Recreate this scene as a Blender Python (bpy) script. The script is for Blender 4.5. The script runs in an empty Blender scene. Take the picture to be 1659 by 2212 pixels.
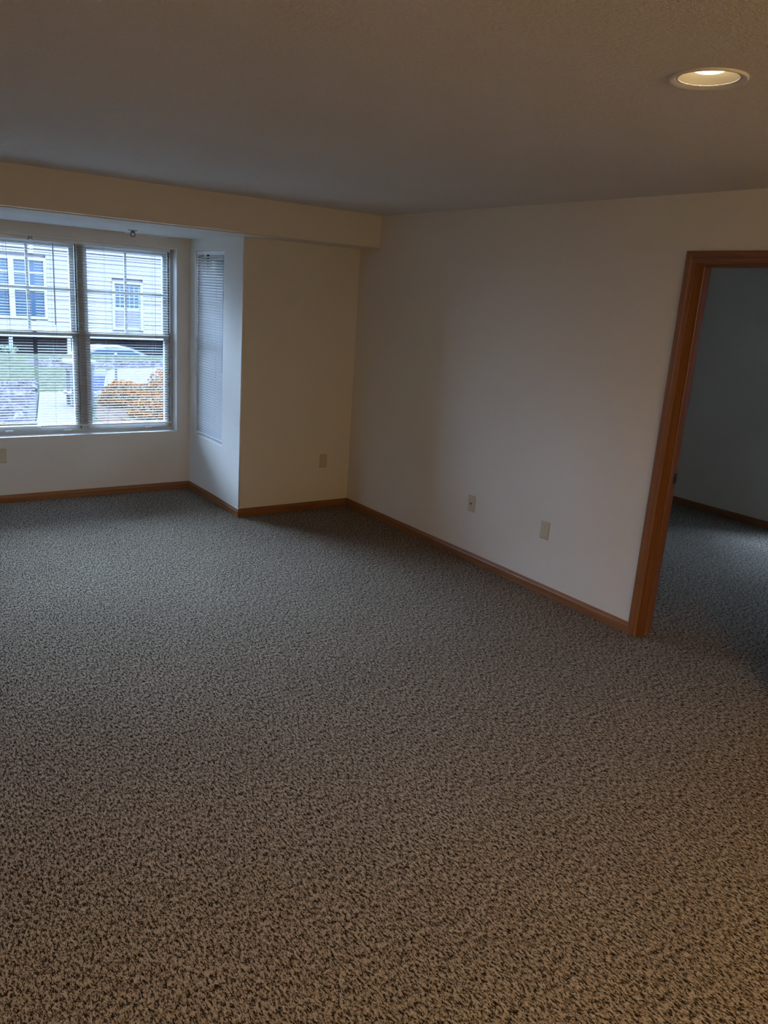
import bpy, bmesh, math, random
from mathutils import Vector, Matrix

random.seed(7)
sc = bpy.context.scene
COL = sc.collection

# ------------------------------------------------------------------ camera
CAM = dict(f=1709.89, yaw=-36.2157, pitch=-15.083, roll=3.9856, loc=(-3.6851, -0.2957, 1.7644))
def make_camera():
    y, p, r = (math.radians(CAM[k]) for k in ('yaw', 'pitch', 'roll'))
    F = Vector((-math.sin(y) * math.cos(p), math.cos(y) * math.cos(p), math.sin(p)))
    R0 = Vector((math.cos(y), math.sin(y), 0)); U0 = R0.cross(F)
    R = math.cos(r) * R0 + math.sin(r) * U0
    U = -math.sin(r) * R0 + math.cos(r) * U0
    m = Matrix.Identity(4)
    for i in range(3):
        m[i][0] = R[i]; m[i][1] = U[i]; m[i][2] = -F[i]; m[i][3] = CAM['loc'][i]
    c = bpy.data.cameras.new('camera'); o = bpy.data.objects.new('camera', c); COL.objects.link(o)
    o.matrix_world = m
    c.sensor_fit = 'VERTICAL'; c.sensor_height = 24.0; c.lens = CAM['f'] * 24.0 / 2212.0
    c.clip_start = 0.05; c.clip_end = 300
    sc.camera = o
make_camera()

# ------------------------------------------------------------------ sky, exposure
SKY = (0.51, 0.715, 1.12)
SKY_STRENGTH = 36.0
w = bpy.data.worlds.new('overcast_sky'); sc.world = w; w.use_nodes = True
bg = w.node_tree.nodes['Background']
bg.inputs['Color'].default_value = (*SKY, 1)
# standard overcast sky: luminance grows as (1 + 2 sin elevation) / 3
wn = w.node_tree; wtc = wn.nodes.new('ShaderNodeTexCoord'); wsep = wn.nodes.new('ShaderNodeSeparateXYZ')
wn.links.new(wtc.outputs['Generated'], wsep.inputs[0])
wmx = wn.nodes.new('ShaderNodeMath'); wmx.operation = 'MAXIMUM'; wmx.inputs[1].default_value = 0.0; wn.links.new(wsep.outputs['Z'], wmx.inputs[0])
wma = wn.nodes.new('ShaderNodeMath'); wma.operation = 'MULTIPLY_ADD'; wma.inputs[1].default_value = SKY_STRENGTH * 2 / 3; wma.inputs[2].default_value = SKY_STRENGTH / 3
wn.links.new(wmx.outputs[0], wma.inputs[0]); wn.links.new(wma.outputs[0], bg.inputs['Strength'])
sc.view_settings.view_transform = 'Standard'; sc.view_settings.look = 'None'
sc.view_settings.exposure = 0.50; sc.view_settings.gamma = 1.0; sc.view_settings.use_curve_mapping = False
sc.cycles.max_bounces = 10; sc.cycles.diffuse_bounces = 6; sc.cycles.transparent_max_bounces = 24
sc.cycles.use_denoising = True; sc.cycles.sample_clamp_indirect = 6.0
sc.cycles.caustics_reflective = False; sc.cycles.caustics_refractive = False

# very soft sun, added to brighten the room without lighting the neighbour's facade
SUN = bpy.data.lights.new('added_soft_sun', 'SUN'); SUN.energy = 47.0; SUN.angle = math.radians(55); SUN.color = (0.52, 0.74, 1.06)
so = bpy.data.objects.new('added_soft_sun', SUN); COL.objects.link(so)
so.rotation_euler = Vector((0.07, -0.72, -0.67)).to_track_quat('-Z', 'Y').to_euler()

WARM = (1.0, 0.665, 0.32)
def ceiling_lamp(name, loc, power, size=0.14, color=WARM, spread=170):
    L = bpy.data.lights.new(name, 'AREA'); L.shape = 'DISK'; L.size = size; L.energy = power; L.color = color
    L.spread = math.radians(spread)
    o = bpy.data.objects.new(name, L); COL.objects.link(o); o.location = loc
    return o
# the room's other recessed downlights, and two unseen point lamps added to lift ceiling and walls
for i, (lx, ly, pw) in enumerate([(-3.3, 1.1, 5), (-1.7, -0.6, 13), (-3.3, -1.4, 13)]):
    ceiling_lamp('ceiling_lamp', (lx, ly, 2.36), pw)
for lx, ly, pw in [(-1.4, -1.2, 22), (-3.2, -2.3, 22)]:
    L = bpy.data.lights.new('added_point_lamp', 'POINT'); L.energy = pw; L.color = WARM; L.shadow_soft_size = .12
    o = bpy.data.objects.new('added_point_lamp', L); COL.objects.link(o); o.location = (lx, ly, 1.95)

# ------------------------------------------------------------------ measurements
ZC, ZS = 2.374, 2.130
YB, YS, YW = 5.304, 5.036, 6.332
X1, XL1, XL = -1.024, -3.53, -4.70
XB = 3.165                       # far wall of the next room
YREAR = -3.6
WX0, WX1, WZ0, WZ1 = -3.405, -1.136, 0.520, 2.040
SY0, SY1, SZ0, SZ1 = 6.218, 5.636, 0.509, 2.040
DY1 = 2.277; CW = 0.057; DZ1 = 2.098   # casing outer edge / width / top

# ------------------------------------------------------------------ materials
def new_mat(name):
    m = bpy.data.materials.new(name); m.use_nodes = True
    nt = m.node_tree; b = nt.nodes['Principled BSDF']
    return m, nt, b
def plain(name, col, rough=0.6, metal=0.0, spec=0.5):
    m, nt, b = new_mat(name)
    b.inputs['Base Color'].default_value = (*col, 1); b.inputs['Roughness'].default_value = rough
    b.inputs['Metallic'].default_value = metal; b.inputs['Specular IOR Level'].default_value = spec
    return m
def tex_coord(nt, scale=(1, 1, 1), kind='Object', rot=(0, 0, 0)):
    tc = nt.nodes.new('ShaderNodeTexCoord'); mp = nt.nodes.new('ShaderNodeMapping')
    mp.inputs['Scale'].default_value = scale; mp.inputs['Rotation'].default_value = rot
    nt.links.new(tc.outputs[kind], mp.inputs['Vector']); return mp.outputs['Vector']
def noise(nt, vec, scale, detail=2.0, rough=0.5, dist=0.0):
    n = nt.nodes.new('ShaderNodeTexNoise'); n.inputs['Scale'].default_value = scale
    n.inputs['Detail'].default_value = detail; n.inputs['Roughness'].default_value = rough
    n.inputs['Distortion'].default_value = dist
    nt.links.new(vec, n.inputs['Vector']); return n.outputs['Fac']
def ramp(nt, fac, stops):
    r = nt.nodes.new('ShaderNodeValToRGB')
    while len(r.color_ramp.elements) < len(stops): r.color_ramp.elements.new(0.5)
    for e, (p, c) in zip(r.color_ramp.elements, stops): e.position = p; e.color = (*c, 1)
    nt.links.new(fac, r.inputs['Fac']); return r.outputs['Color']
def mixc(nt, fac, a, b, mode='MIX'):
    m = nt.nodes.new('ShaderNodeMix'); m.data_type = 'RGBA'; m.blend_type = mode
    for k, v in ((0, fac), (6, a), (7, b)):
        if hasattr(v, 'is_linked') or hasattr(v, 'links'): nt.links.new(v, m.inputs[k])
        elif isinstance(v, tuple): m.inputs[k].default_value = (*v, 1)
        else: m.inputs[k].default_value = v
    return m.outputs[2]
def bump(nt, b, h, strength, dist):
    n = nt.nodes.new('ShaderNodeBump'); n.inputs['Strength'].default_value = strength; n.inputs['Distance'].default_value = dist
    nt.links.new(h, n.inputs['Height']); nt.links.new(n.outputs['Normal'], b.inputs['Normal'])

def painted(name, col, scale, strength, dist, speck=0.04):
    m, nt, b = new_mat(name)
    v = tex_coord(nt)
    h = noise(nt, v, scale, 3, 0.6)
    big = noise(nt, v, 1.3, 2, 0.5)
    c1 = tuple(x * (1 - speck) for x in col); c2 = tuple(min(1, x * (1 + speck)) for x in col)
    fine = ramp(nt, h, [(0.35, c1), (0.65, c2)])
    c = mixc(nt, 0.5, fine, ramp(nt, big, [(0.3, c1), (0.7, c2)]))
    nt.links.new(c, b.inputs['Base Color']); b.inputs['Roughness'].default_value = 0.85
    b.inputs['Specular IOR Level'].default_value = 0.25
    bump(nt, b, h, strength, dist)
    return m
M_WALL = painted('off_white_wall_paint', (0.66, 0.62, 0.545), 110, 0.35, 0.004, 0.015)
M_CEIL = painted('textured_white_ceiling', (0.67, 0.635, 0.59), 95, 0.9, 0.010, 0.05)
M_BEAD = plain('white_corner_bead', (0.80, 0.79, 0.76), 0.45)

def oak(name, axis, base=1.0):
    m, nt, b = new_mat(name)
    s = [55, 55, 55]; s[axis] = 2.2
    v = tex_coord(nt, tuple(s))
    g = noise(nt, v, 1.0, 5, 0.65, 0.3)
    s2 = [9, 9, 9]; s2[axis] = 0.5
    v2 = tex_coord(nt, tuple(s2)); g2 = noise(nt, v2, 1.0, 2, 0.5, 0.6)
    c = ramp(nt, g, [(0.30, (0.20 * base, 0.070 * base, 0.018 * base)), (0.47, (0.37 * base, 0.150 * base, 0.048 * base)),
                     (0.62, (0.46 * base, 0.200 * base, 0.070 * base)), (0.8, (0.50 * base, 0.24 * base, 0.09 * base))])
    c = mixc(nt, 0.35, c, ramp(nt, g2, [(0.35, (0.26 * base, 0.10 * base, 0.03 * base)), (0.65, (0.48 * base, 0.21 * base, 0.08 * base))]))
    nt.links.new(c, b.inputs['Base Color']); b.inputs['Roughness'].default_value = 0.38
    b.inputs['Specular IOR Level'].default_value = 0.45
    bump(nt, b, g, 0.15, 0.002)
    return m
OAK = [oak('golden_oak_grain_x', 0, .55), oak('golden_oak_grain_y', 1, .55), oak('golden_oak_grain_z', 2, .55)]

def carpet():
    m, nt, b = new_mat('flecked_frieze_carpet')
    v = tex_coord(nt, (1.0, 0.42, 1.0))
    n1 = noise(nt, v, 128, 4.0, 0.78, 0.3)
    n2 = noise(nt, v, 330, 2.0, 0.6, 0.2)
    n3 = noise(nt, tex_coord(nt), 55, 3, 0.6)
    n4 = noise(nt, tex_coord(nt), 2.2, 3, 0.6)
    mm = nt.nodes.new('ShaderNodeMath'); mm.operation = 'MULTIPLY_ADD'; mm.inputs[1].default_value = 0.45
    nt.links.new(n2, mm.inputs[0]); nt.links.new(n1, mm.inputs[2])
    c = ramp(nt, mm.outputs[0], [(0.615, (0.014, 0.011, 0.008)), (0.685, (0.075, 0.058, 0.044)), (0.735, (0.295, 0.245, 0.187)), (0.86, (0.46, 0.39, 0.305))])
    tint = ramp(nt, n3, [(0.38, (0.80, 0.72, 0.64)), (0.5, (1, 1, 1)), (0.66, (1.0, 0.98, 0.92))])
    c = mixc(nt, 0.6, c, tint, 'MULTIPLY')
    c = mixc(nt, 0.5, c, ramp(nt, n4, [(0.35, (0.86, 0.86, 0.86)), (0.65, (1, 1, 1))]), 'MULTIPLY')
    nt.links.new(c, b.inputs['Base Color']); b.inputs['Roughness'].default_value = 0.95
    b.inputs['Specular IOR Level'].default_value = 0.0
    bump(nt, b, mm.outputs[0], 0.9, 0.012)
    return m
M_CARPET = carpet()

M_VINYL = plain('white_window_vinyl', (0.50, 0.52, 0.50), 0.6, 0, 0.1)
M_GASKET = plain('dark_window_gasket', (0.02, 0.025, 0.03), 0.6)
M_SILL = plain('painted_window_return', (0.80, 0.80, 0.77), 0.7, 0, 0.2)
M_ALMOND = plain('almond_plastic', (0.50, 0.44, 0.30), 0.4)
M_ALMOND2 = plain('almond_plastic_face', (0.56, 0.50, 0.36), 0.4)
M_DARK = plain('dark_slot', (0.015, 0.012, 0.01), 0.6)
M_BRASS = plain('aged_brass_plate', (0.10, 0.065, 0.03), 0.4, 0.8)
M_STEEL = plain('brushed_nickel', (0.5, 0.5, 0.5), 0.35, 1.0)
M_WHITE = plain('white_enamel', (0.75, 0.74, 0.72), 0.35)
M_BLACK = plain('black_iron', (0.02, 0.02, 0.022), 0.5)
M_CORD = plain('grey_blind_cord', (0.35, 0.37, 0.40), 0.7)
def translucent(name, col, t):
    m, nt, b = new_mat(name)
    b.inputs['Base Color'].default_value = (*col, 1); b.inputs['Roughness'].default_value = 0.9; b.inputs['Specular IOR Level'].default_value = 0.05
    tr = nt.nodes.new('ShaderNodeBsdfTranslucent'); tr.inputs['Color'].default_value = (*col, 1)
    mx = nt.nodes.new('ShaderNodeMixShader'); mx.inputs[0].default_value = t
    out = nt.nodes['Material Output']
    nt.links.new(b.outputs[0], mx.inputs[1]); nt.links.new(tr.outputs[0], mx.inputs[2]); nt.links.new(mx.outputs[0], out.inputs['Surface'])
    return m
M_SLAT = translucent('white_blind_slat', (0.47, 0.47, 0.455), 0.03)
def glass(name, tint=(0.97, 0.99, 1.0)):
    m, nt, b = new_mat(name)
    nt.nodes.remove(b)
    tr = nt.nodes.new('ShaderNodeBsdfTransparent'); tr.inputs['Color'].default_value = (*tint, 1)
    gl = nt.nodes.new('ShaderNodeBsdfGlossy'); gl.inputs['Roughness'].default_value = 0.02
    fr = nt.nodes.new('ShaderNodeFresnel'); fr.inputs['IOR'].default_value = 1.45
    mx = nt.nodes.new('ShaderNodeMixShader'); out = nt.nodes['Material Output']
    nt.links.new(fr.outputs[0], mx.inputs[0]); nt.links.new(tr.outputs[0], mx.inputs[1]); nt.links.new(gl.outputs[0], mx.inputs[2])
    nt.links.new(mx.outputs[0], out.inputs['Surface'])
    return m
M_GLASS = glass('window_glass')

# ------------------------------------------------------------------ builders
def tag(o, label=None, cat=None, group=None, kind=None):
    if label: o['label'] = label
    if cat: o['category'] = cat
    if group: o['group'] = group
    if kind: o['kind'] = kind
    return o
def empty(name, loc=(0, 0, 0), parent=None, rz=0, **k):
    o = bpy.data.objects.new(name, None); COL.objects.link(o); o.location = loc; o.rotation_euler = (0, 0, rz)
    o.empty_display_size = 0.1
    if parent: o.parent = parent
    return tag(o, **k)
class MB:
    def __init__(s): s.v = []; s.f = []
    def box(s, x0, x1, y0, y1, z0, z1):
        x0, x1 = sorted((x0, x1)); y0, y1 = sorted((y0, y1)); z0, z1 = sorted((z0, z1))
        n = len(s.v)
        s.v += [(x0, y0, z0), (x1, y0, z0), (x1, y1, z0), (x0, y1, z0), (x0, y0, z1), (x1, y0, z1), (x1, y1, z1), (x0, y1, z1)]
        s.f += [tuple(n + i for i in q) for q in ((0, 3, 2, 1), (4, 5, 6, 7), (0, 1, 5, 4), (1, 2, 6, 5), (2, 3, 7, 6), (3, 0, 4, 7))]
        return s
    def prism(s, prof, path_pts):
        """prof: list of section vertex rings given as 3D points for each station"""
        n = len(s.v); k = len(path_pts[0])
        for ring in path_pts: s.v += [tuple(p) for p in ring]
        for i in range(len(path_pts) - 1):
            for j in range(k):
                a = n + i * k + j; b = n + i * k + (j + 1) % k
                s.f.append((a, b, b + k, a + k))
        s.f.append(tuple(n + j for j in reversed(range(k)))); e = n + (len(path_pts) - 1) * k
        s.f.append(tuple(e + j for j in range(k)))
        return s
    def rings(s, profile, seg=32, axis=2, c=(0, 0, 0), close=False):
        """lathe: profile [(r, h)] around axis"""
        n = len(s.v); m = len(profile)
        for i in range(seg):
            a = 2 * math.pi * i / seg; ca, sa = math.cos(a), math.sin(a)
            for r, h in profile:
                p = [0, 0, 0]; u, w_ = [(1, 2), (2, 0), (0, 1)][axis]
                p[u] = c[u] + r * ca; p[w_] = c[w_] + r * sa; p[axis] = c[axis] + h
                s.v.append(tuple(p))
        for i in range(seg):
            for j in range(m - 1):
                a = n + i * m + j; b = n + ((i + 1) % seg) * m + j
                s.f.append((a, b, b + 1, a + 1))
        if close: s.f.append(tuple(n + i * m for i in range(seg))); s.f.append(tuple(n + i * m + m - 1 for i in reversed(range(seg))))
        return s
    def cyl(s, a, b, r, seg=10, r2=None):
        a = Vector(a); b = Vector(b); d = (b - a).normalized()
        u = d.orthogonal().normalized(); w_ = d.cross(u); n = len(s.v); r2 = r if r2 is None else r2
        for p, rr in ((a, r), (b, r2)):
            for i in range(seg):
                t = 2 * math.pi * i / seg; s.v.append(tuple(p + rr * (math.cos(t) * u + math.sin(t) * w_)))
        for i in range(seg):
            j = (i + 1) % seg; s.f.append((n + i, n + j, n + seg + j, n + seg + i))
        s.f.append(tuple(n + i for i in reversed(range(seg)))); s.f.append(tuple(n + seg + i for i in range(seg)))
        return s
    def mesh(s, name, mat, bevel=0, smooth=False):
        me = bpy.data.meshes.new(name); me.from_pydata(s.v, [], s.f)
        bm = bmesh.new(); bm.from_mesh(me); bmesh.ops.recalc_face_normals(bm, faces=bm.faces)
        if bevel:
            bmesh.ops.bevel(bm, geom=[e for e in bm.edges], offset=bevel, segments=2, affect='EDGES', clamp_overlap=True)
        bm.to_mesh(me); bm.free()
        me.materials.append(mat)
        if smooth:
            for p in me.polygons: p.use_smooth = True
        me.update(); return me
    def build(s, name, mat, parent=None, bevel=0, smooth=False, loc=None, **k):
        o = bpy.data.objects.new(name, s.mesh(name, mat, bevel, smooth)); COL.objects.link(o)
        if parent: o.parent = parent
        if loc: o.location = loc
        return tag(o, **k)
def S(name, mb, mat, label=None, **k):
    return mb.build(name, mat, kind='structure', label=label, **k)
def holed_x(mb, x0, x1, y0, y1, z0, z1, hy0, hy1, hz0, hz1):   # wall with normal x
    mb.box(x0, x1, y0, hy0, z0, z1).box(x0, x1, hy1, y1, z0, z1).box(x0, x1, hy0, hy1, hz1, z1)
    if hz0 > z0: mb.box(x0, x1, hy0, hy1, z0, hz0)
    return mb
def holed_y(mb, x0, x1, y0, y1, z0, z1, hx0, hx1, hz0, hz1):
    mb.box(x0, hx0, y0, y1, z0, z1).box(hx1, x1, y0, y1, z0, z1).box(hx0, hx1, y0, y1, hz1, z1)
    if hz0 > z0: mb.box(hx0, hx1, y0, y1, z0, hz0)
    return mb

# ------------------------------------------------------------------ room shell
S('floor', MB().box(XL - .2, XB + .2, YREAR - .2, YW + .2, -0.25, 0.0), M_CARPET,
  'flecked beige and brown carpet over the whole floor')
S('ceiling', MB().box(XL - .2, XB + .2, YREAR - .2, YB + .2, ZC, ZC + .15), M_CEIL, 'off-white textured ceiling')
S('ceiling_bay', MB().box(XL1 - .25, X1 + .25, YB + .16, YW + .25, ZS, ZC + .15), M_CEIL, 'lower ceiling of the window bay')
S('soffit_beam', MB().box(XL, 0, YS, YB + .16, ZS, ZC), M_WALL, 'dropped soffit crossing above the window bay')
JAMB_Y = DY1 - CW - 0.0                         # visible edge of the jamb
RO1 = DY1 - .03; RO0 = RO1 - .88; ROZ = DZ1 - .03   # rough opening
S('wall_right', holed_x(MB(), 0, 0.12, YREAR, YB + .16, 0, ZC, RO0, RO1, 0, ROZ), M_WALL, 'off-white wall with the oak doorway and two wall plates')
S('wall_back', MB().box(X1, 0.0, YB, YB + .16, 0, ZS), M_WALL, 'off-white wall stretch between window bay and corner')
S('wall_back_left', MB().box(XL, XL1, YB, YB + .16, 0, ZS), M_WALL)
S('wall_bay_right', holed_x(MB(), X1, X1 + .17, YB + .16, YW + .2, 0, ZS, SY1, SY0, SZ0, SZ1), M_WALL, 'side wall of the bay holding the narrow window')
S('wall_bay_left', holed_x(MB(), XL1 - .17, XL1, YB + .16, YW + .2, 0, ZS, SY1, SY0, SZ0, SZ1), M_WALL)
S('wall_bay', holed_y(MB(), XL1, X1, YW, YW + .2, 0, ZS, WX0, WX1, WZ0, WZ1), M_WALL, 'outer wall of the bay holding the wide window')
S('wall_left', MB().box(XL - .15, XL, YREAR, YB + .16, 0, ZC), M_WALL)
S('wall_rear', MB().box(XL - .15, XB + .15, YREAR - .15, YREAR, 0, ZC), M_WALL)
# next room
BW_Y0, BW_Y1 = 1.45, 3.08
S('wall_far_room', holed_x(MB(), XB, XB + .17, YREAR, YB + .16, 0, ZC, BW_Y0, BW_Y1, .03, 2.04), M_WALL, 'wall of the room seen through the doorway')
S('wall_far_room_end', MB().box(0.12, XB, YB, YB + .16, 0, ZC), M_WALL)

# corner beads of the bay
S('trim_1', MB().cyl((X1 + .004, YB + .004, .06), (X1 + .004, YB + .004, ZS), .006, 12), M_BEAD, 'pale corner bead of the bay opening', smooth=True)
S('trim_2', MB().cyl((XL1 - .004, YB + .004, .06), (XL1 - .004, YB + .004, ZS), .006, 12), M_BEAD, smooth=True)
S('trim_3', MB().cyl((XL, YS + .004, ZS + .004), (0, YS + .004, ZS + .004), .006, 12), M_WALL, 'rounded lower edge of the soffit', smooth=True)

# ------------------------------------------------------------------ oak baseboards
BB = [(0, 0), (.0125, 0), (.0125, .043), (.0105, .047), (.0095, .0475), (.0085, .052), (.006, .063), (.004, .065), (0, .065)]
def baseboard(name, pts, axis, label=None):
    """pts: inner corner polyline (room side on the left), mitred where two runs meet"""
    mb = MB(); n = len(pts)
    P = [Vector((x, y)) for x, y in pts]
    rings = []
    for i in range(n):
        d0 = (P[i] - P[i - 1]).normalized() if i else None
        d1 = (P[i + 1] - P[i]).normalized() if i < n - 1 else None
        if d0 is None: nrm = Vector((-d1.y, d1.x)); k = 1
        elif d1 is None: nrm = Vector((-d0.y, d0.x)); k = 1
        else:
            n0 = Vector((-d0.y, d0.x)); n1 = Vector((-d1.y, d1.x)); nrm = (n0 + n1).normalized(); k = 1 / nrm.dot(n0)
        rings.append([(P[i].x + nrm.x * t * k, P[i].y + nrm.y * t * k, z) for t, z in BB])
    return rings
def bb_run(name, a, b, ma, mb_, axis, label=None):
    """one straight run from a to b; ma / mb_: end mitre (+1 inside corner, -1 outside corner, 0 square)"""
    A = Vector(a); B = Vector(b); d = (B - A).normalized(); nrm = Vector((-d.y, d.x))
    r0 = [(A.x + nrm.x * t + d.x * t * ma, A.y + nrm.y * t + d.y * t * ma, z) for t, z in BB]
    r1 = [(B.x + nrm.x * t - d.x * t * mb_, B.y + nrm.y * t - d.y * t * mb_, z) for t, z in BB]
    return S(name, MB().prism(None, [r0, r1]), OAK[axis], label)
bb_run('baseboard_right', (0, DY1), (0, YB), 0, 1, 1, 'oak baseboard along the doorway wall')
bb_run('baseboard_back', (0, YB), (X1, YB), 1, -1, 0, 'oak baseboard below the soffit wall')
bb_run('baseboard_bay_right', (X1, YB), (X1, YW), -1, 1, 1, 'oak baseboard on the side of the bay')
bb_run('baseboard_bay', (X1, YW), (XL1, YW), 1, 1, 0, 'oak baseboard under the wide window')
bb_run('baseboard_bay_left', (XL1, YW), (XL1, YB), 1, -1, 1)
bb_run('baseboard_back_left', (XL1, YB), (XL, YB), -1, 1, 0)
bb_run('baseboard_left', (XL, YB), (XL, YREAR), 1, 1, 1)
bb_run('baseboard_far_room', (XB, YREAR), (XB, YB), 1, 1, 1, 'dark-looking oak baseboard in the next room')

# ------------------------------------------------------------------ oak doorway
door = empty('door_1', (0, JAMB_Y, 0), kind='structure', label='open oak-trimmed doorway without visible door leaf')
def local(o, parent):
    o.parent = parent; o.matrix_parent_inverse = Matrix.Translation(parent.location).inverted(); return o
# casing profile: u = distance from the opening side, t = projection
CP = [(0, 0), (0, .0095), (.003, .0115), (.014, .0125), (.020, .0150), (.023, .0165), (.026, .0160), (.0275, .0175), (.052, .0180), (.056, .0165), (.057, .014), (.057, 0)]
def casing(xw, sx, name):
    yi1 = DY1 - CW; yi0 = RO0 + .03 - .005; zi = DZ1 - CW
    r = []
    def side(y, sy, z0, ztop):
        a = [(xw + sx * t, y + sy * u, z0) for u, t in CP]
        b = [(xw + sx * t, y + sy * u, ztop + u) for u, t in CP]
        return MB().prism(None, [a, b])
    a = side(yi1, 1, 0, zi).build(name, OAK[2], kind=None); local(a, door)
    b = side(yi0, -1, 0, zi).build(name, OAK[2]); local(b, door)
    h0 = [(xw + sx * t, yi0 - u, zi + u) for u, t in CP]; h1 = [(xw + sx * t, yi1 + u, zi + u) for u, t in CP]
    c = MB().prism(None, [h0, h1]).build('head_casing', OAK[1]); local(c, door)
casing(0, -1, 'side_casing'); casing(0.12, 1, 'side_casing')
yi1 = DY1 - CW - .005; yi0 = RO0 + .03; zi = DZ1 - CW - .005
local(MB().box(0, .12, yi1, RO1, 0, ROZ).build('jamb', OAK[2], bevel=.001), door)
local(MB().box(0, .12, RO0, yi0, 0, ROZ).build('jamb', OAK[2], bevel=.001), door)
local(MB().box(0, .12, yi0, yi1, zi, ROZ).build('head_jamb', OAK[1], bevel=.001), door)
def stop_prof(y, s, z1):   # door stop running up the jamb
    return MB().prism(None, [[(.048, y, 0), (.048, y - s * .008, 0), (.051, y - s * .011, 0), (.080, y - s * .011, 0), (.080, y, 0)],
                             [(.048, y, z1), (.048, y - s * .008, z1), (.051, y - s * .011, z1), (.080, y - s * .011, z1), (.080, y, z1)]])
local(stop_prof(yi1, 1, zi).build('door_stop', OAK[2]), door)
local(stop_prof(yi0, -1, zi).build('door_stop', OAK[2]), door)
local(MB().box(.048, .080, yi0 + .011, yi1 - .011, zi - .011, zi).build('head_stop', OAK[1]), door)
sp = empty('strike_plate', (.103, yi1 - .001, .92), label='small dark metal strike plate'); local(sp, door); sp.matrix_parent_inverse = Matrix.Translation(door.location).inverted()
def sub(o, parent, top):
    o.parent = parent; o.matrix_parent_inverse = parent.matrix_basis.inverted(); return o
bpy.context.view_layer.update()
def attach(o, parent):
    """parent keeping world placement when all parents are only translated"""
    t = Vector((0, 0, 0)); p = parent
    o.parent = parent; o.matrix_parent_inverse = parent.matrix_world.inverted(); return o
attach(MB().box(.084, .1245, yi1 - .0022, yi1, .889, .949).build('plate', M_BRASS, bevel=.0005), sp)
attach(MB().box(.094, .112, yi1 - .0026, yi1 - .002, .904, .934).build('latch_hole', M_DARK), sp)

# ------------------------------------------------------------------ windows
def sash(root, name, ax0, ax1, z0, z1, depth, thick, stile, grid, place):
    """place(mb_box args in local u,v,z) -> adds box; u along wall, v depth"""
    mb = MB()
    def B(u0, u1, v0, v1, a, b): place(mb, u0, u1, v0, v1, a, b)
    B(ax0, ax0 + stile, depth, depth + thick, z0, z1); B(ax1 - stile, ax1, depth, depth + thick, z0, z1)
    B(ax0 + stile, ax1 - stile, depth, depth + thick, z0, z0 + stile); B(ax0 + stile, ax1 - stile, depth, depth + thick, z1 - stile, z1)
    s = mb.build(name, M_VINYL); attach(s, root)
    mg = MB(); place(mg, ax0 + stile, ax1 - stile, depth + thick * .5 - .003, depth + thick * .5 + .003, z0 + stile, z1 - stile)
    attach(mg.build('pane', M_GLASS), s)
    if grid:
        uc = (ax0 + ax1) / 2; zc = (z0 + z1) / 2; m = .009
        g = MB(); place(g, uc - m, uc + m, depth + thick * .5 - .008, depth + thick * .5 + .008, z0 + stile, z1 - stile)
        attach(g.build('muntin', M_VINYL), s)
        g = MB(); place(g, ax0 + stile, uc - m, depth + thick * .5 - .008, depth + thick * .5 + .008, zc - m, zc + m)
        place(g, uc + m, ax1 - stile, depth + thick * .5 - .008, depth + thick * .5 + .008, zc - m, zc + m)
        attach(g.build('muntin', M_VINYL), s)
def window(name, u0, u1, z0, z1, units, place, origin, label, mull=.045, d=.095, wall_t=.2):
    root = empty(name, origin, kind='structure', label=label); bpy.context.view_layer.update()
    fr = MB(); fw = .022
    def B(mb, *a): place(mb, *a)
    B(fr, u0, u0 + fw, d, wall_t + .02, z0, z1); B(fr, u1 - fw, u1, d, wall_t + .02, z0, z1)
    B(fr, u0 + fw, u1 - fw, d, wall_t + .02, z0, z0 + .03); B(fr, u0 + fw, u1 - fw, d, wall_t + .02, z1 - .022, z1)
    W = (u1 - u0 - 2 * fw - (units - 1) * mull) / units
    for i in range(1, units):
        a = u0 + fw + i * W + (i - 1) * mull; B(fr, a, a + mull, d, wall_t + .02, z0 + .03, z1 - .022)
    attach(fr.build('window_frame', M_VINYL), root)
    # thin painted return lining inside the opening
    rt = MB(); e = .003
    B(rt, u0, u1, .0, d, z0, z0 + e); attach(rt.build('window_sill', M_SILL), root)
    rt = MB(); B(rt, u0, u0 + e, 0, d, z0 + e, z1); B(rt, u1 - e, u1, 0, d, z0 + e, z1); B(rt, u0 + e, u1 - e, 0, d, z1 - e, z1)
    attach(rt.build('window_return', M_SILL), root)
    zm = z0 + .03 + (z1 - z0 - .052) * .5245
    for i in range(units):
        a = u0 + fw + i * (W + mull) ; b = a + W
        gk = MB()
        for s0, s1 in ((a, a + .0075), (b - .0075, b)): B(gk, s0, s1, d + .034, d + .05, z0 + .03, z1 - .022)
        attach(gk.build('gasket', M_GASKET), root)
        sash(root, 'upper_sash', a + .0075, b - .0075, zm - .02, z1 - .022, d + .058, .034, .037, True, place)
        sash(root, 'lower_sash', a + .0075, b - .0075, z0 + .03, zm + .02, d + .018, .034, .037, False, place)
    return root
def pl_y(mb, u0, u1, v0, v1, a, b): mb.box(u0, u1, YW + v0, YW + v1, a, b)
def pl_x(mb, u0, u1, v0, v1, a, b): mb.box(X1 + v0, X1 + v1, u0, u1, a, b)
def pl_xl(mb, u0, u1, v0, v1, a, b): mb.box(XL1 - v0, XL1 - v1, u0, u1, a, b)
def pl_b(mb, u0, u1, v0, v1, a, b): mb.box(XB + v0, XB + v1, u0, u1, a, b)
window('window_1', WX0, WX1, WZ0, WZ1, 3, pl_y, (WX0, YW, WZ0), 'wide window of double-hung units behind mini blinds')
window('window_2', SY1, SY0, SZ0, SZ1, 1, pl_x, (X1, SY1, SZ0), 'narrow side window of the bay behind a closed blind', d=.06, wall_t=.17)
window('window_3', SY1, SY0, SZ0, SZ1, 1, pl_xl, (XL1, SY1, SZ0), None, d=.06, wall_t=.17)
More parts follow.
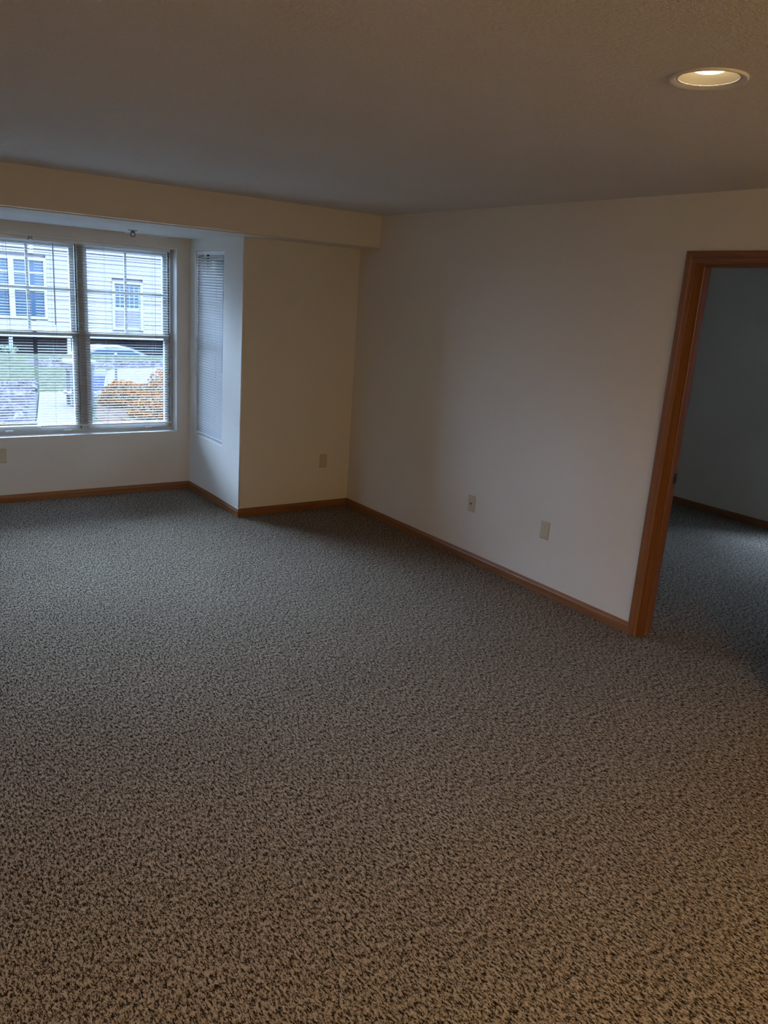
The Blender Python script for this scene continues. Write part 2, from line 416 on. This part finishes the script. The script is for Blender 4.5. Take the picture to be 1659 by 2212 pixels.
w4 = window('window_4', BW_Y0, BW_Y1, .03, 2.04, 2, pl_b, (XB, BW_Y0, .03), None, d=.06, wall_t=.17)
attach(MB().box(XB + .03, XB + .034, BW_Y0 + .01, BW_Y1 - .01, .50, 2.03).cyl((XB + .032, BW_Y0 + .01, .50), (XB + .032, BW_Y1 - .01, .50), .008, 8).build('added_shade', translucent('added_shade_fabric', (.85, .85, .83), .85)), w4)  # out-of-view shade, added to narrow the daylight patch on the floor

# ------------------------------------------------------------------ mini blinds
def slat_mesh(L, along, tilt):
    """one curved 25 mm slat, length L, centred on its origin. tilt: radians, room edge down"""
    wv, cr, th = .0125, .0022, .0004; n = 5; pts = []
    for i in range(n):
        t = -1 + 2 * i / (n - 1); pts.append((t * wv, cr * (1 - t * t)))
    low = [(a, b - th) for a, b in reversed(pts)]
    ring = []
    for a, b in pts + low:
        c, s_ = math.cos(tilt), math.sin(tilt); ring.append((a * c - b * s_, a * s_ + b * c))
    if along == 'x': r0 = [(-L / 2, a, b) for a, b in ring]; r1 = [(L / 2, a, b) for a, b in ring]
    else: r0 = [(a, -L / 2, b) for a, b in ring]; r1 = [(a, L / 2, b) for a, b in ring]
    return MB().prism(None, [r0, r1]).mesh('slat', M_SLAT)
def blind(name, along, c0, c1, v, ztop, zbot, tilt, ladders, wand, label, pitch=.0213, tilts=None, cords=()):
    L = c1 - c0; mid = (c0 + c1) / 2
    loc = (mid, v, zbot) if along == 'x' else (v, mid, zbot)
    root = empty(name, loc, label=label, cat='window blind'); bpy.context.view_layer.update()
    def bx(mb, u0, u1, d0, d1, a, b):
        if along == 'x': mb.box(u0, u1, v + d0, v + d1, a, b)
        else: mb.box(v + d0, v + d1, u0, u1, a, b)
        return mb
    hd = 'headrail'
    attach(bx(MB(), c0, c1, -.0125, .0125, ztop - .025, ztop).build(hd, M_WHITE, bevel=.0008), root)
    s0 = 1
    attach(bx(MB(), c0, c0 + .022, -.016, -.0125, ztop - .027, ztop + .0).build('mounting_bracket', M_WHITE), root)
    attach(bx(MB(), c1 - .004, c1, -.0135, .0135, ztop - .026, ztop + .0).build('end_cap', M_BLACK), root)
    zr = zbot
    attach(bx(MB(), c0, c1, -.011, .011, zr, zr + .013).build('bottom_rail', M_WHITE, bevel=.002), root)
    n = int((ztop - .035 - (zr + .022)) / pitch)
    me = slat_mesh(L - .004, along, tilt); mes = {}
    for i in range(n + 1):
        z = zr + .024 + i * pitch
        t = tilts(z) if tilts else tilt
        key = round(t, 2)
        if key not in mes: mes[key] = me if abs(t - tilt) < 1e-6 else slat_mesh(L - .004, along, t)
        o = bpy.data.objects.new('slat', mes[key]); COL.objects.link(o)
        o.location = (mid, v, z) if along == 'x' else (v, mid, z)
        attach(o, root)
    for u in ladders:
        m = MB()
        for dd in (-.0132, .0132):
            a, b = ((u, v + dd, zr + .012), (u, v + dd, ztop - .025)) if along == 'x' else ((v + dd, u, zr + .012), (v + dd, u, ztop - .025))
            m.cyl(a, b, .0006, 5)
        attach(m.build('ladder_cord', M_CORD), root)
    if wand is not None:
        u, zl = wand; off = -.022
        a, b = ((u, v + off, zl), (u, v + off, ztop - .03)) if along == 'x' else ((v + off, u, zl), (v + off, u, ztop - .03))
        attach(MB().cyl(a, b, .0032, 6).build('tilt_wand', M_CORD), root)
    for u, zl in cords:
        off = -.020
        a, b = ((u, v + off, zl), (u, v + off, ztop - .03)) if along == 'x' else ((v + off, u, zl), (v + off, u, ztop - .03))
        attach(MB().cyl(a, b, .0012, 6).build('lift_cord', M_CORD), root)
    return root
VB = YW + .083
TILT = math.radians(7)
b1 = blind('mini_blind', 'x', -2.239, -1.161, VB, 2.035, .582, TILT, (-2.118, -1.706, -1.319), (-2.100, 1.39),
      'white mini blind with open slats over the window unit beside the bay corner', cords=((-2.094, 1.2), (-1.30, 1.15)))
b2 = blind('mini_blind', 'x', -3.382, -2.266, VB, 2.035, .603, TILT, (-3.25, -2.83, -2.446), (-3.24, 1.39),
      'white mini blind with open slats cut off by the picture edge', cords=((-2.43, 1.2),))
b3 = blind('mini_blind', 'y', 5.646, 6.208, X1 + .021, 2.033, .535, math.radians(62), (5.80, 6.07), (6.185, 1.3),
      'narrow white mini blind, slats closed, on the side wall of the bay', tilts=lambda z: math.radians(62 if z < 1.8 else 62 - (z - 1.8) * 110), cords=((5.66, 1.1),))
blind('mini_blind', 'y', 5.646, 6.208, XL1 - .021, 2.033, .535, math.radians(-62), (5.80, 6.07), None, 'narrow white mini blind on the opposite bay side')
for i, (hx, hz, lab) in enumerate([(-2.473, .560, 'small white hold-down clip below the cut-off blind'), (-2.034, .553, 'small white hold-down clip below the blind, near the gap between blinds'),
                              (-1.36, .556, 'small white hold-down clip near the corner of the wide window')]):
    MB().box(hx - .028, hx + .028, YW + .070, YW + .096, hz - .004, hz + .002).box(hx - .028, hx + .028, YW + .092, YW + .096, hz - .012, hz + .002).build(
        'hold_down_clip', M_WHITE, label=lab, cat='clip', group='hold-down clips under the blinds')

# ------------------------------------------------------------------ wall plates
def plate_root(name, loc, rz, label, cat):
    o = empty(name, loc, rz=rz, label=label, cat=cat); return o
def lp(mb, name, mat, root, bevel=0, smooth=False):
    o = mb.build(name, mat, bevel=bevel, smooth=smooth); o.parent = root; return o
def cover(root, W=.072, H=.115):
    # raised plate with sloping rim, local: x along wall, y out of wall, z up
    h, w_ = H / 2, W / 2; mb = MB(); n = 0
    r0 = [(-w_, .0, -h), (w_, .0, -h), (w_, .0, h), (-w_, .0, h)]
    r1 = [(-w_, .0025, -h), (w_, .0025, -h), (w_, .0025, h), (-w_, .0025, h)]
    r2 = [(-w_ + .005, .006, -h + .005), (w_ - .005, .006, -h + .005), (w_ - .005, .006, h - .005), (-w_ + .005, .006, h - .005)]
    mb.prism(None, [r0, r1, r2]); return lp(mb, 'cover_plate', M_ALMOND, root)
def duplex(name, loc, rz, label):
    r = plate_root(name, loc, rz, label, 'outlet'); cover(r)
    for s_ in (1, -1):
        zc = s_ * .0195
        prof = []
        for i in range(20):
            a = 2 * math.pi * i / 20; x = .0172 * math.cos(a); z = .0172 * math.sin(a); prof.append((max(-.0165, min(.0165, x)), max(-.0142, min(.0142, z))))
        mb = MB().prism(None, [[(x, .0055, zc + z) for x, z in prof], [(x, .0078, zc + z) for x, z in prof]])
        f = lp(mb, 'receptacle', M_ALMOND2, r)
        for sx, hh in ((-.0063, .0045), (.0063, .0036)):
            q = MB().box(sx - .0013, sx + .0013, .0074, .0081, zc + .0025 - hh + .003, zc + .0025 + hh + .003); lp(q, 'slot', M_DARK, f)
        q = MB().cyl((0, .0074, zc - .0075), (0, .0081, zc - .0075), .0024, 8); lp(q, 'ground_hole', M_DARK, f)
    lp(MB().cyl((0, .0058, 0), (0, .0072, 0), .003, 10), 'screw', M_STEEL, r)
    return r
# local +y must point into the room
duplex('wall_outlet', (0, 3.000, .4150), math.pi / 2, 'almond duplex outlet on the doorway wall, near the oak casing')
duplex('wall_outlet', (-.2575, YB, .4085), math.pi, 'almond duplex outlet on the wall under the soffit')
duplex('wall_outlet', (-2.556, YW, .3830), math.pi, 'almond duplex outlet under the wide window, cut by the picture edge')
cp = plate_root('cable_plate', (0, 3.7005, .4145), math.pi / 2, 'almond cable jack plate with a single centre hole', 'wall plate')
cover(cp)
lp(MB().cyl((0, .005, 0), (0, .013, 0), .0048, 12), 'coax_jack', M_BRASS, cp)
lp(MB().cyl((0, .013, 0), (0, .0135, 0), .003, 10), 'jack_hole', M_DARK, cp)
for z in (-.042, .042): lp(MB().cyl((0, .0055, z), (0, .0068, z), .003, 10), 'screw', M_ALMOND2, cp)

# ------------------------------------------------------------------ recessed downlight
def emitter(name, col, s_):
    m, nt, b = new_mat(name); b.inputs['Emission Color'].default_value = (*col, 1); b.inputs['Emission Strength'].default_value = s_
    b.inputs['Base Color'].default_value = (.8, .8, .8, 1); return m
M_LAMP = emitter('lit_lamp_lens', (1.0, .86, .58), 2.6)
LC = (-1.705, 1.110)
dl = empty('recessed_light', (LC[0], LC[1], ZC), label='lit recessed ceiling downlight with a white trim ring', cat='ceiling light')
M_REFL = plain('satin_reflector', (0.42, 0.36, 0.27), 0.35, 0.0)
lp(MB().rings([(.0985, 0), (.0985, -.003), (.0965, -.006), (.093, -.0065), (.080, .001), (.0755, .004)], 48), 'trim_ring', M_WHITE, dl, smooth=True)
lp(MB().rings([(.0755, .004), (.073, .012), (.067, .026), (.062, .042), (.060, .060)], 48), 'reflector', M_REFL, dl, smooth=True)
lp(MB().rings([(.0, .0150), (.022, .0155), (.038, .0180), (.044, .024), (.046, .060)], 32), 'lamp', M_LAMP, dl, smooth=True)
lp(MB().rings([(.061, .060), (.0, .060)], 32), 'housing', M_REFL, dl)
# the ceiling is cut for the can
def cut_ceiling():
    o = bpy.data.objects['ceiling']
    cm = MB().rings([(.0768, -.02), (.0768, .08)], 48, c=(LC[0], LC[1], ZC), close=True).mesh('cutter', M_CEIL)
    me = o.data; bm = bmesh.new(); bm.from_mesh(me); bm.free()
    # rebuild ceiling as slab with a round recess
    seg = 48; mb = MB(); x0, x1, y0, y1 = XL - .2, XB + .2, YREAR - .2, YB + .2
    cx, cy = LC; s_ = .12
    # four strips around a square, square-to-circle ring, recess walls
    zb, zt = ZC, ZC + .15
    mb.box(x0, cx - s_, y0, y1, zb, zt).box(cx + s_, x1, y0, y1, zb, zt).box(cx - s_, cx + s_, y0, cy - s_, zb, zt).box(cx - s_, cx + s_, cy + s_, y1, zb, zt)
    n = len(mb.v)
    for i in range(seg):
        a = 2 * math.pi * i / seg; ca, sa = math.cos(a), math.sin(a); k = s_ / max(abs(ca), abs(sa))
        mb.v += [(cx + k * ca, cy + k * sa, zb), (cx + .0768 * ca, cy + .0768 * sa, zb), (cx + .0768 * ca, cy + .0768 * sa, zb + .07)]
    for i in range(seg):
        a = n + 3 * i; b = n + 3 * ((i + 1) % seg)
        mb.f += [(a, b, b + 1, a + 1), (a + 1, b + 1, b + 2, a + 2)]
    mb.f.append(tuple(n + 3 * i + 2 for i in range(seg)))
    # square corners
    m2 = bpy.data.meshes.new('ceiling'); m2.from_pydata(mb.v, [], mb.f); bm = bmesh.new(); bm.from_mesh(m2)
    bmesh.ops.recalc_face_normals(bm, faces=bm.faces); bm.to_mesh(m2); bm.free(); m2.materials.append(M_CEIL)
    o.data = m2; bpy.data.meshes.remove(cm)
cut_ceiling()

# ------------------------------------------------------------------ sprinkler head in the bay ceiling
spk = empty('fire_sprinkler', (-1.626, 5.95, ZS), label='small dark fire sprinkler head under the bay ceiling', cat='sprinkler')
lp(MB().rings([(.0, -.001), (.036, -.001), (.034, -.005), (.012, -.009)], 24), 'escutcheon', M_CORD, spk, smooth=True)
lp(MB().rings([(.0, -.004), (.015, -.005), (.015, -.018), (.0, -.018)], 12), 'thread_collar', M_BLACK, spk)
for s_ in (-1, 1):
    lp(MB().cyl((s_ * .014, 0, -.016), (s_ * .016, 0, -.040), .0028, 6), 'frame_arm', M_BLACK, spk)
    lp(MB().cyl((s_ * .016, 0, -.040), (0, 0, -.050), .0028, 6), 'frame_arm', M_BLACK, spk)
lp(MB().cyl((0, 0, -.018), (0, 0, -.046), .0022, 6), 'glass_bulb', M_STEEL, spk)
lp(MB().rings([(.0, -.050), (.016, -.050), (.0165, -.052), (.0, -.052)], 20), 'deflector', M_STEEL, spk)
MB().prism(None, [[(-1.578, YW, ZS), (-1.578, YW - .012, ZS), (-1.578, YW - .012, ZS - .008), (-1.578, YW, ZS - .010)],
                  [(-1.219, YW, ZS), (-1.219, YW - .012, ZS), (-1.219, YW - .012, ZS - .008), (-1.219, YW, ZS - .010)]]).build(
    'wire_cover', M_BEAD, label='thin pale strip in the angle of bay ceiling and window wall', cat='wire cover')

# ------------------------------------------------------------------ outdoors
GZ = -0.80      # lawn level
SZ = -2.30      # street level
def noisy(name, cols, scale, b_s=.6, b_d=.03, rough=1.0, stretch=(1, 1, 1)):
    m, nt, b = new_mat(name); v = tex_coord(nt, stretch)
    n = noise(nt, v, scale, 5, .65)
    k = len(cols); nt.links.new(ramp(nt, n, [(0.32 + .36 * i / (k - 1), c) for i, c in enumerate(cols)]), b.inputs['Base Color'])
    b.inputs['Roughness'].default_value = rough; b.inputs['Specular IOR Level'].default_value = 0.0
    bump(nt, b, n, b_s, b_d); return m
M_GRASS = noisy('lawn_grass', [(.0052, .0062, .0036), (.0115, .0135, .0082), (.025, .025, .021)], 9)
M_CONC = noisy('pale_concrete', [(.031, .027, .027), (.036, .032, .032)], 6, .2, .01)
M_ROCK = noisy('grey_landscape_rock', [(0.0108, 0.0108, 0.0108), (0.0216, 0.02088, 0.02016)], 8, .4, .02)
M_ASPH = noisy('asphalt', [(0.0252, 0.0252, 0.0288), (0.0396, 0.0396, 0.0432)], 5, .3, .01)
M_SIDING = noisy('pale_vinyl_siding', [(.098, .089, .091), (.104, .095, .097)], 3, .05, .002, .6)
M_TRIM = plain('white_exterior_trim', (0.1152, 0.1224, 0.1188), .6, 0, .1)
M_DGLASS = plain('dark_reflective_glass', (.012, .022, .034), .1, 0, .25)
M_STONE = noisy('dark_foundation_stone', [(0.0144, 0.01584, 0.02016), (0.0324, 0.0324, 0.03744)], 5, .5, .03)
M_ROOF = noisy('grey_shingle_roof', [(0.036, 0.036, 0.0396), (0.0576, 0.0576, 0.0612)], 8, .4, .02)
M_CARW = plain('white_car_paint', (.068, .068, .068), .7, 0, 0.05)
M_TYRE = plain('black_rubber', (0.0144, 0.0144, 0.0144), .8)
M_BLUE = plain('blue_sign_face', (0.00288, 0.00864, 0.0648), .5)
M_SIGNW = plain('white_sign_face', (.075, .075, .075), .7, 0, 0.05)
M_DMETAL = plain('dark_outdoor_metal', (0.00864, 0.01008, 0.01296), .5)

# ground: lawn, bank down to the street, street
def sheet(name, pts, z, mat, thick=.05, label=None, kind='structure', **k):
    r0 = [(x, y, z - thick) for x, y in pts]; r1 = [(x, y, z) for x, y in pts]
    return MB().prism(None, [r0, r1]).build(name, mat, label=label, kind=kind, **k)
gm = MB().prism(None, [[(-45, 6.6, GZ - .4), (-45, 6.6, GZ), (-45, 28.2, GZ), (-45, 31, SZ), (-45, 31, SZ - .4)],
                       [(60, 6.6, GZ - .4), (60, 6.6, GZ), (60, 28.2, GZ), (60, 31, SZ), (60, 31, SZ - .4)]])
S('lawn', gm, M_GRASS, 'green lawn outside the window')
S('street', MB().box(-45, 60, 31, 90, SZ - .4, SZ), M_ASPH, 'dark roadway beyond the lawn')
S('ground', MB().box(3.4, 60, -40, 6.6, GZ - .4, GZ), M_GRASS)
sheet('walkway_path', [(-1.15, 12.2), (-.15, 12.2), (.5, 15.1), (1.3, 17.6), (2.0, 18.8), (3.85, 20.6), (9.0, 20.9), (9.0, 24), (5.1, 24.0), (3.4, 23.3), (2.2, 21.0), (1.55, 19.4), (1.0, 18.7), (.37, 18.5), (-.42, 15.1)], GZ + .03, M_CONC, .06, 'pale concrete walkway through the yard')
sheet('rock_bed_ground', [(-9, 12.0), (-1.2, 12.0), (-.45, 15.1), (.35, 18.5), (-9, 20.0)], GZ + .02, M_ROCK, .04)

# landscape rocks: thousands, one mesh of stones
rm = MB(); rnd = random.Random(3)
def stone(mb, x, y, z, r):
    n = len(mb.v); k = 5
    for i in range(k):
        a = 2 * math.pi * i / k + rnd.random(); rr = r * rnd.uniform(.75, 1.2); mb.v.append((x + rr * math.cos(a), y + rr * math.sin(a), z))
    mb.v.append((x + rnd.uniform(-.3, .3) * r, y, z + r * rnd.uniform(.6, 1.0)))
    for i in range(k): mb.f.append((n + i, n + (i + 1) % k, n + k))
for _ in range(2600):
    t = rnd.random(); y = 12.2 + 8 * t; xr = -1.35 + (y - 12) * .262
    stone(rm, rnd.uniform(xr - 4.5, xr - .1), y, GZ + .02, rnd.uniform(.05, .13))
for _ in range(900):
    stone(rm, rnd.uniform(1.6, 8.5), rnd.uniform(24.3, 25.6), GZ, rnd.uniform(.06, .16))
M_STONES = noisy('lilac_grey_stones', [(.008, .007, .008), (.022, .019, .022), (.052, .047, .050)], 3.3, .1, .01)
rm.build('landscape_rocks', M_STONES, kind='stuff', label='grey landscape rocks bedding the yard beside the walkway', cat='rocks')

# shrubs with rust-coloured leaves
def leaf_mat(name, cols):
    m, nt, b = new_mat(name); n = noise(nt, tex_coord(nt), 14, 3, .7)
    nt.links.new(ramp(nt, n, [(.30 + .4 * i / (len(cols) - 1), c) for i, c in enumerate(cols)]), b.inputs['Base Color'])
    b.inputs['Roughness'].default_value = .9; b.inputs['Specular IOR Level'].default_value = 0.0; return m
M_RUST = leaf_mat('rust_leaves', [(.008, .004, .003), (.040, .014, .005), (.062, .028, .008), (.045, .034, .022)])
M_TWIG = plain('dark_twigs', (.05, .03, .025), .8)
def shrub(x, y, rx, ry, h, seed, label):
    r = random.Random(seed); root = empty('barberry_shrub', (x, y, GZ), label=label, cat='shrub', group='rust-leaved shrubs below the window')
    tw = MB()
    for i in range(26):
        a = r.uniform(0, 6.28); q = r.uniform(.3, .95)
        tw.cyl((0, 0, 0), (rx * q * math.cos(a), ry * q * math.sin(a), h * r.uniform(.5, .95) * math.sqrt(1 - q * q * .8)), .012, 4, .004)
    lp(tw, 'stem', M_TWIG, root)
    lf = MB()
    for i in range(2200):
        a = r.uniform(0, 6.28); ph = math.acos(r.uniform(0, 1)); q = r.uniform(.72, 1.03)
        c = Vector((rx * q * math.sin(ph) * math.cos(a), ry * q * math.sin(ph) * math.sin(a), h * q * math.cos(ph) + .03))
        u = Vector((r.gauss(0, 1), r.gauss(0, 1), r.gauss(0, 1))).normalized(); v = u.orthogonal().normalized(); s_ = r.uniform(.025, .05)
        n = len(lf.v); lf.v += [tuple(c - u * s_), tuple(c + v * s_ * .5), tuple(c + u * s_), tuple(c - v * s_ * .5)]; lf.f.append((n, n + 1, n + 2, n + 3))
    o = lp(lf, 'leaves', M_RUST, root); o['kind'] = 'stuff'
sheet('mulch_bed_ground', [(.55, 13.5), (5.5, 13.5), (6.5, 20.6), (3.95, 20.5), (2.1, 18.75), (1.4, 17.6), (.6, 15.1)], GZ + .02, noisy('brown_bark_mulch', [(0.00864, 0.00648, 0.00576), (0.0216, 0.0144, 0.0108), (0.0324, 0.02376, 0.02016)], 9), .04)
shrub(1.62, 16.5, .50, .6, .50, 1, 'rust-leaved shrub below the window, next to the walkway')
shrub(2.95, 16.9, .75, .8, .80, 2, 'rust-leaved shrub below the window, tallest of the three')
shrub(1.75, 14.9, .55, .55, .40, 3, 'low rust-leaved shrub below the window, in front of the taller one')
lm = MB(); r = random.Random(9)
for i in range(4500):
    x, y = r.uniform(.3, 4.6), r.uniform(14.0, 19.6)
    if x < 1.15 + (y - 15.1) * .36 or (x > 1.0 and abs(y - 16.0) < 2.0 and x < 3.8): continue
    a = r.uniform(0, 3.14); s_ = r.uniform(.03, .06); n = len(lm.v); z = GZ + .045 + r.uniform(0, .03)
    lm.v += [(x - s_ * math.cos(a), y - s_ * math.sin(a), z), (x + s_ * .5 * math.sin(a), y - s_ * .5 * math.cos(a), z + .02), (x + s_ * math.cos(a), y + s_ * math.sin(a), z), (x - s_ * .5 * math.sin(a), y + s_ * .5 * math.cos(a), z + .02)]
    lm.f.append((n, n + 1, n + 2, n + 3))
lm.build('fallen_leaves', M_RUST, kind='stuff', label='brown fallen leaves scattered beside the walkway', cat='leaves')

# neighbour house
HY = 38.0
hs = empty('neighbor_house', (5, HY, SZ), label='pale sided house across the street with white trimmed windows', cat='house')
bpy.context.view_layer.update()
HX0, HX1, HZ0, HZ1 = -22.0, 26.0, -.62, 4.6
wins = [(-2.6, -1.17), (-1.17, .26), (2.21, 3.64), (3.64, 5.07), (12.5, 14.0), (14.0, 15.5), (19, 20.5), (-8, -6.5), (-12, -10.5)]
WZa, WZb, WZc, WZd = -.16, 1.05, 1.28, 2.44
course = .19
sd = MB()
z = HZ0
def spans(z0, z1):
    holes = [(a, b) for a, b in wins if z1 > WZa and z0 < WZd] + ([(7.92, 9.36)] if z1 > -.52 and z0 < 1.68 else [])
    holes.sort(); out = []; x = HX0
    for a, b in holes: out.append((x, a)); x = b
    out.append((x, HX1)); return out
while z < HZ1:
    z2 = min(z + course, HZ1)
    for a, b in spans(z, z2):
        n = len(sd.v); sd.v += [(a, HY - .035, z), (b, HY - .035, z), (b, HY - .002, z2), (a, HY - .002, z2), (a, HY, z), (b, HY, z)]
        sd.f += [(n, n + 1, n + 2, n + 3), (n + 4, n + 5, n + 1, n)]
    z = z2
o = attach(sd.build('siding', M_SIDING), hs); o['kind'] = 'stuff'
attach(MB().box(HX0, HX1, HY + .14, HY + 9, HZ0, HZ1).build('house_body', M_SIDING), hs)
attach(MB().box(HX0, HX1, HY + .0, HY + 9, SZ, HZ0).build('foundation', M_STONE), hs)
attach(MB().box(HX0 - .4, HX1 + .4, HY - .5, HY + 9.5, HZ1, HZ1 + .18).build('eave', M_TRIM), hs)
attach(MB().prism(None, [[(HX0 - .4, HY - .5, HZ1 + .18), (HX0 - .4, HY + 4.5, HZ1 + 2.6), (HX0 - .4, HY + 9.5, HZ1 + .18)],
                         [(HX1 + .4, HY - .5, HZ1 + .18), (HX1 + .4, HY + 4.5, HZ1 + 2.6), (HX1 + .4, HY + 9.5, HZ1 + .18)]]).build('roof', M_ROOF), hs)
for a, b in wins:
    f = MB(); t = .11; y0, y1 = HY - .06, HY + .1
    f.box(a, a + t, y0, y1, WZa, WZd).box(b - t, b, y0, y1, WZa, WZd).box(a + t, b - t, y0, y1, WZa, WZa + t).box(a + t, b - t, y0, y1, WZd - t, WZd).box(a + t, b - t, y0, y1, WZb, WZc)
    f = attach(f.build('house_window', M_TRIM), hs)
    attach(MB().box(a + t, b - t, HY + .03, HY + .05, WZa + t, WZb).build('pane', M_DGLASS), f)
    attach(MB().box(a + t, b - t, HY + .03, HY + .05, WZc, WZd - t).build('pane', M_DGLASS), f)
    c = (a + b) / 2; g = .035; zm = (WZc + WZd - t) / 2
    attach(MB().box(c - g, c + g, HY - .0, HY + .028, WZc, WZd - t).build('muntin', M_TRIM), f)
    attach(MB().box(a + t, c - g, HY - .0, HY + .028, zm - g, zm + g).box(c + g, b - t, HY - .0, HY + .028, zm - g, zm + g).build('muntin', M_TRIM), f)
# gridded door
D0, D1, DZa, DZb = 7.92, 9.36, -.52, 1.68
dr = attach(MB().box(D0, D0 + .12, HY - .06, HY + .1, DZa, DZb).box(D1 - .12, D1, HY - .06, HY + .1, DZa, DZb).box(D0, D1, HY - .07, HY + .1, DZb - .1, DZb).box(D0 + .12, D1 - .12, HY + .06, HY + .1, DZa, DZb - .1).build('house_door', M_TRIM), hs)
gx0, gx1, gz0, gz1 = D0 + .17, D1 - .17, .52, DZb - .16
cw, ch = (gx1 - gx0) / 5, (gz1 - gz0) / 6
me = MB().box(-cw * .39, cw * .39, -.012, .012, -ch * .36, ch * .36).mesh('door_lite', M_DGLASS)
for i in range(5):
    for j in range(6):
        o = bpy.data.objects.new('door_lite', me); COL.objects.link(o); o.location = (gx0 + cw * (i + .5), HY + .055, gz0 + ch * (j + .5)); attach(o, dr)
M_PANEL = plain('grey_door_panel', (.065, .06, .06), .8, 0, 0.0)
attach(MB().box(gx0, gx1, HY + .04, HY + .062, DZa + .16, .40).build('door_panel', M_PANEL), dr)
attach(MB().box(D0 - .3, D1 + .3, HY - 1.2, HY, HZ0 - .12, HZ0).build('stoop', M_CONC), hs)
# porch railing in front of the dark foundation
M_POST = plain('grey_porch_post', (.10, .11, .12), .6)
for px in (3.05, 5.35, 10.6):
    attach(MB().box(px - .07, px + .07, HY - 2.4, HY - 2.26, SZ, HZ0 - .02).build('porch_post', M_POST), hs)
attach(MB().box(-6, 12, HY - 2.42, HY - .01, HZ0 - .14, HZ0 - .02).build('porch_deck', M_POST), hs)

# white car parked on the street, nose towards +x
car = empty('parked_car', (6.45, 32.6, SZ + .02), label='white parked car half hidden behind the lawn bank', cat='car')
prof = [(-2.3, .35), (-2.35, .75), (-2.2, .95), (-1.75, 1.02), (-1.15, 1.40), (-.55, 1.46), (.35, 1.42), (1.25, 1.02), (2.1, .90), (2.35, .70), (2.35, .35)]
def carsec(y, k):
    return [(x, y, z if z < 1.03 else 1.03 + (z - 1.03) * k) for x, z in prof]
lp(MB().prism(None, [carsec(-.86, 1), carsec(.86, 1)]), 'body', M_CARW, car, bevel=.04)
gl = [(-1.50, 1.05), (-1.08, 1.34), (-.55, 1.39), (.30, 1.35), (1.0, 1.05)]
for sy in (-1, 1):
    a = [(x, sy * .862, z) for x, z in gl]; b = [(x, sy * .872, z) for x, z in gl]
    lp(MB().prism(None, [a, b]), 'side_window', M_DGLASS, car)
lp(MB().prism(None, [[(.40, -.76, 1.425), (1.22, -.80, 1.055), (1.24, -.80, 1.065), (.42, -.76, 1.435)], [(.40, .76, 1.425), (1.22, .80, 1.055), (1.24, .80, 1.065), (.42, .76, 1.435)]]), 'windshield', M_DGLASS, car)
for x in (-1.45, 1.45):
    for sy in (-1, 1):
        lp(MB().cyl((x, sy * .70, .33), (x, sy * .90, .33), .33, 20), 'wheel', M_TYRE, car)
lp(MB().box(.62, .78, -1.0, -.87, 1.0, 1.12), 'side_mirror', M_CARW, car, bevel=.02)

# dark hedge along the street side of the house
hm = MB(); r = random.Random(5)
M_HEDGE = leaf_mat('dark_hedge_leaves', [(.01, .018, .012), (.03, .045, .025), (.05, .04, .04)])
for i in range(5000):
    x = r.uniform(-7, 3.0); y = r.uniform(34.0, 35.0); z = SZ + r.uniform(.1, 1.25)
    u = Vector((r.gauss(0, 1), r.gauss(0, 1), r.gauss(0, 1))).normalized(); v = u.orthogonal().normalized(); s_ = r.uniform(.06, .12); c = Vector((x, y, z))
    n = len(hm.v); hm.v += [tuple(c - u * s_), tuple(c + v * s_ * .5), tuple(c + u * s_), tuple(c - v * s_ * .5)]; hm.f.append((n, n + 1, n + 2, n + 3))
hm.build('hedge', M_HEDGE, kind='stuff', label='dark hedge in front of the house foundation', cat='hedge')

# dark stand with white top beside the walkway
st = empty('garden_stand', (.69, 16.4, GZ + .03), label='dark metal stand with white top beside the concrete walkway', cat='stand')
lp(MB().box(-.27, .27, -.25, .25, .86, .93), 'top', M_SIGNW, st, bevel=.01)
lp(MB().box(-.24, .24, -.22, .22, .74, .86), 'apron', M_DMETAL, st)
for x in (-.18, .18):
    for y in (-.2, .2): lp(MB().box(x - .035, x + .035, y - .03, y + .03, 0.0, .74), 'leg', M_DMETAL, st)
lp(MB().box(-.27, .27, -.22, .22, .24, .29), 'shelf', M_DMETAL, st)

# blue and white yard sign
sg = empty('yard_sign', (1.58, 18.3, GZ), label='small blue and white yard sign with white lettering', cat='sign')
lp(MB().prism(None, [[(-.25, 0, .05), (.12, 0, .10), (.19, 0, .43), (-.25, 0, .43)], [(-.25, .03, .05), (.12, .03, .10), (.19, .03, .43), (-.25, .03, .43)]]), 'sign_face', M_BLUE, sg)
lp(MB().box(-.25, .19, -.002, .032, .43, .56), 'white_header', M_SIGNW, sg)
lp(MB().box(-.2, -.17, .03, .05, -.1, .5), 'stake', M_DMETAL, sg); lp(MB().box(.10, .13, .03, .05, -.1, .5), 'stake', M_DMETAL, sg)
def text(body, size, loc, parent, mat):
    c = bpy.data.curves.new('lettering', 'FONT'); c.body = body; c.size = size; c.extrude = .002; c.materials.append(mat)
    t = bpy.data.objects.new('lettering_curve', c); COL.objects.link(t); bpy.context.view_layer.update()
    me = bpy.data.meshes.new_from_object(t.evaluated_get(bpy.context.evaluated_depsgraph_get())); bpy.data.objects.remove(t); bpy.data.curves.remove(c)
    o = bpy.data.objects.new('lettering', me); COL.objects.link(o); o.location = loc; o.rotation_euler = (math.pi / 2, 0, 0); o.parent = parent
text('IO', .13, (-.10, -.003, .29), sg, M_SIGNW); text('TIO', .13, (-.12, -.003, .17), sg, M_SIGNW)
pp = empty('marker_post', (2.10, 18.6, GZ), label='thin dark marker post standing by the pavement', cat='post')
lp(MB().cyl((0, 0, 0.03), (0, 0, .86), .03, 8), 'pole', M_DMETAL, pp); lp(MB().cyl((0, 0, .86), (0, 0, .92), .045, 8, .02), 'cap', M_DMETAL, pp)
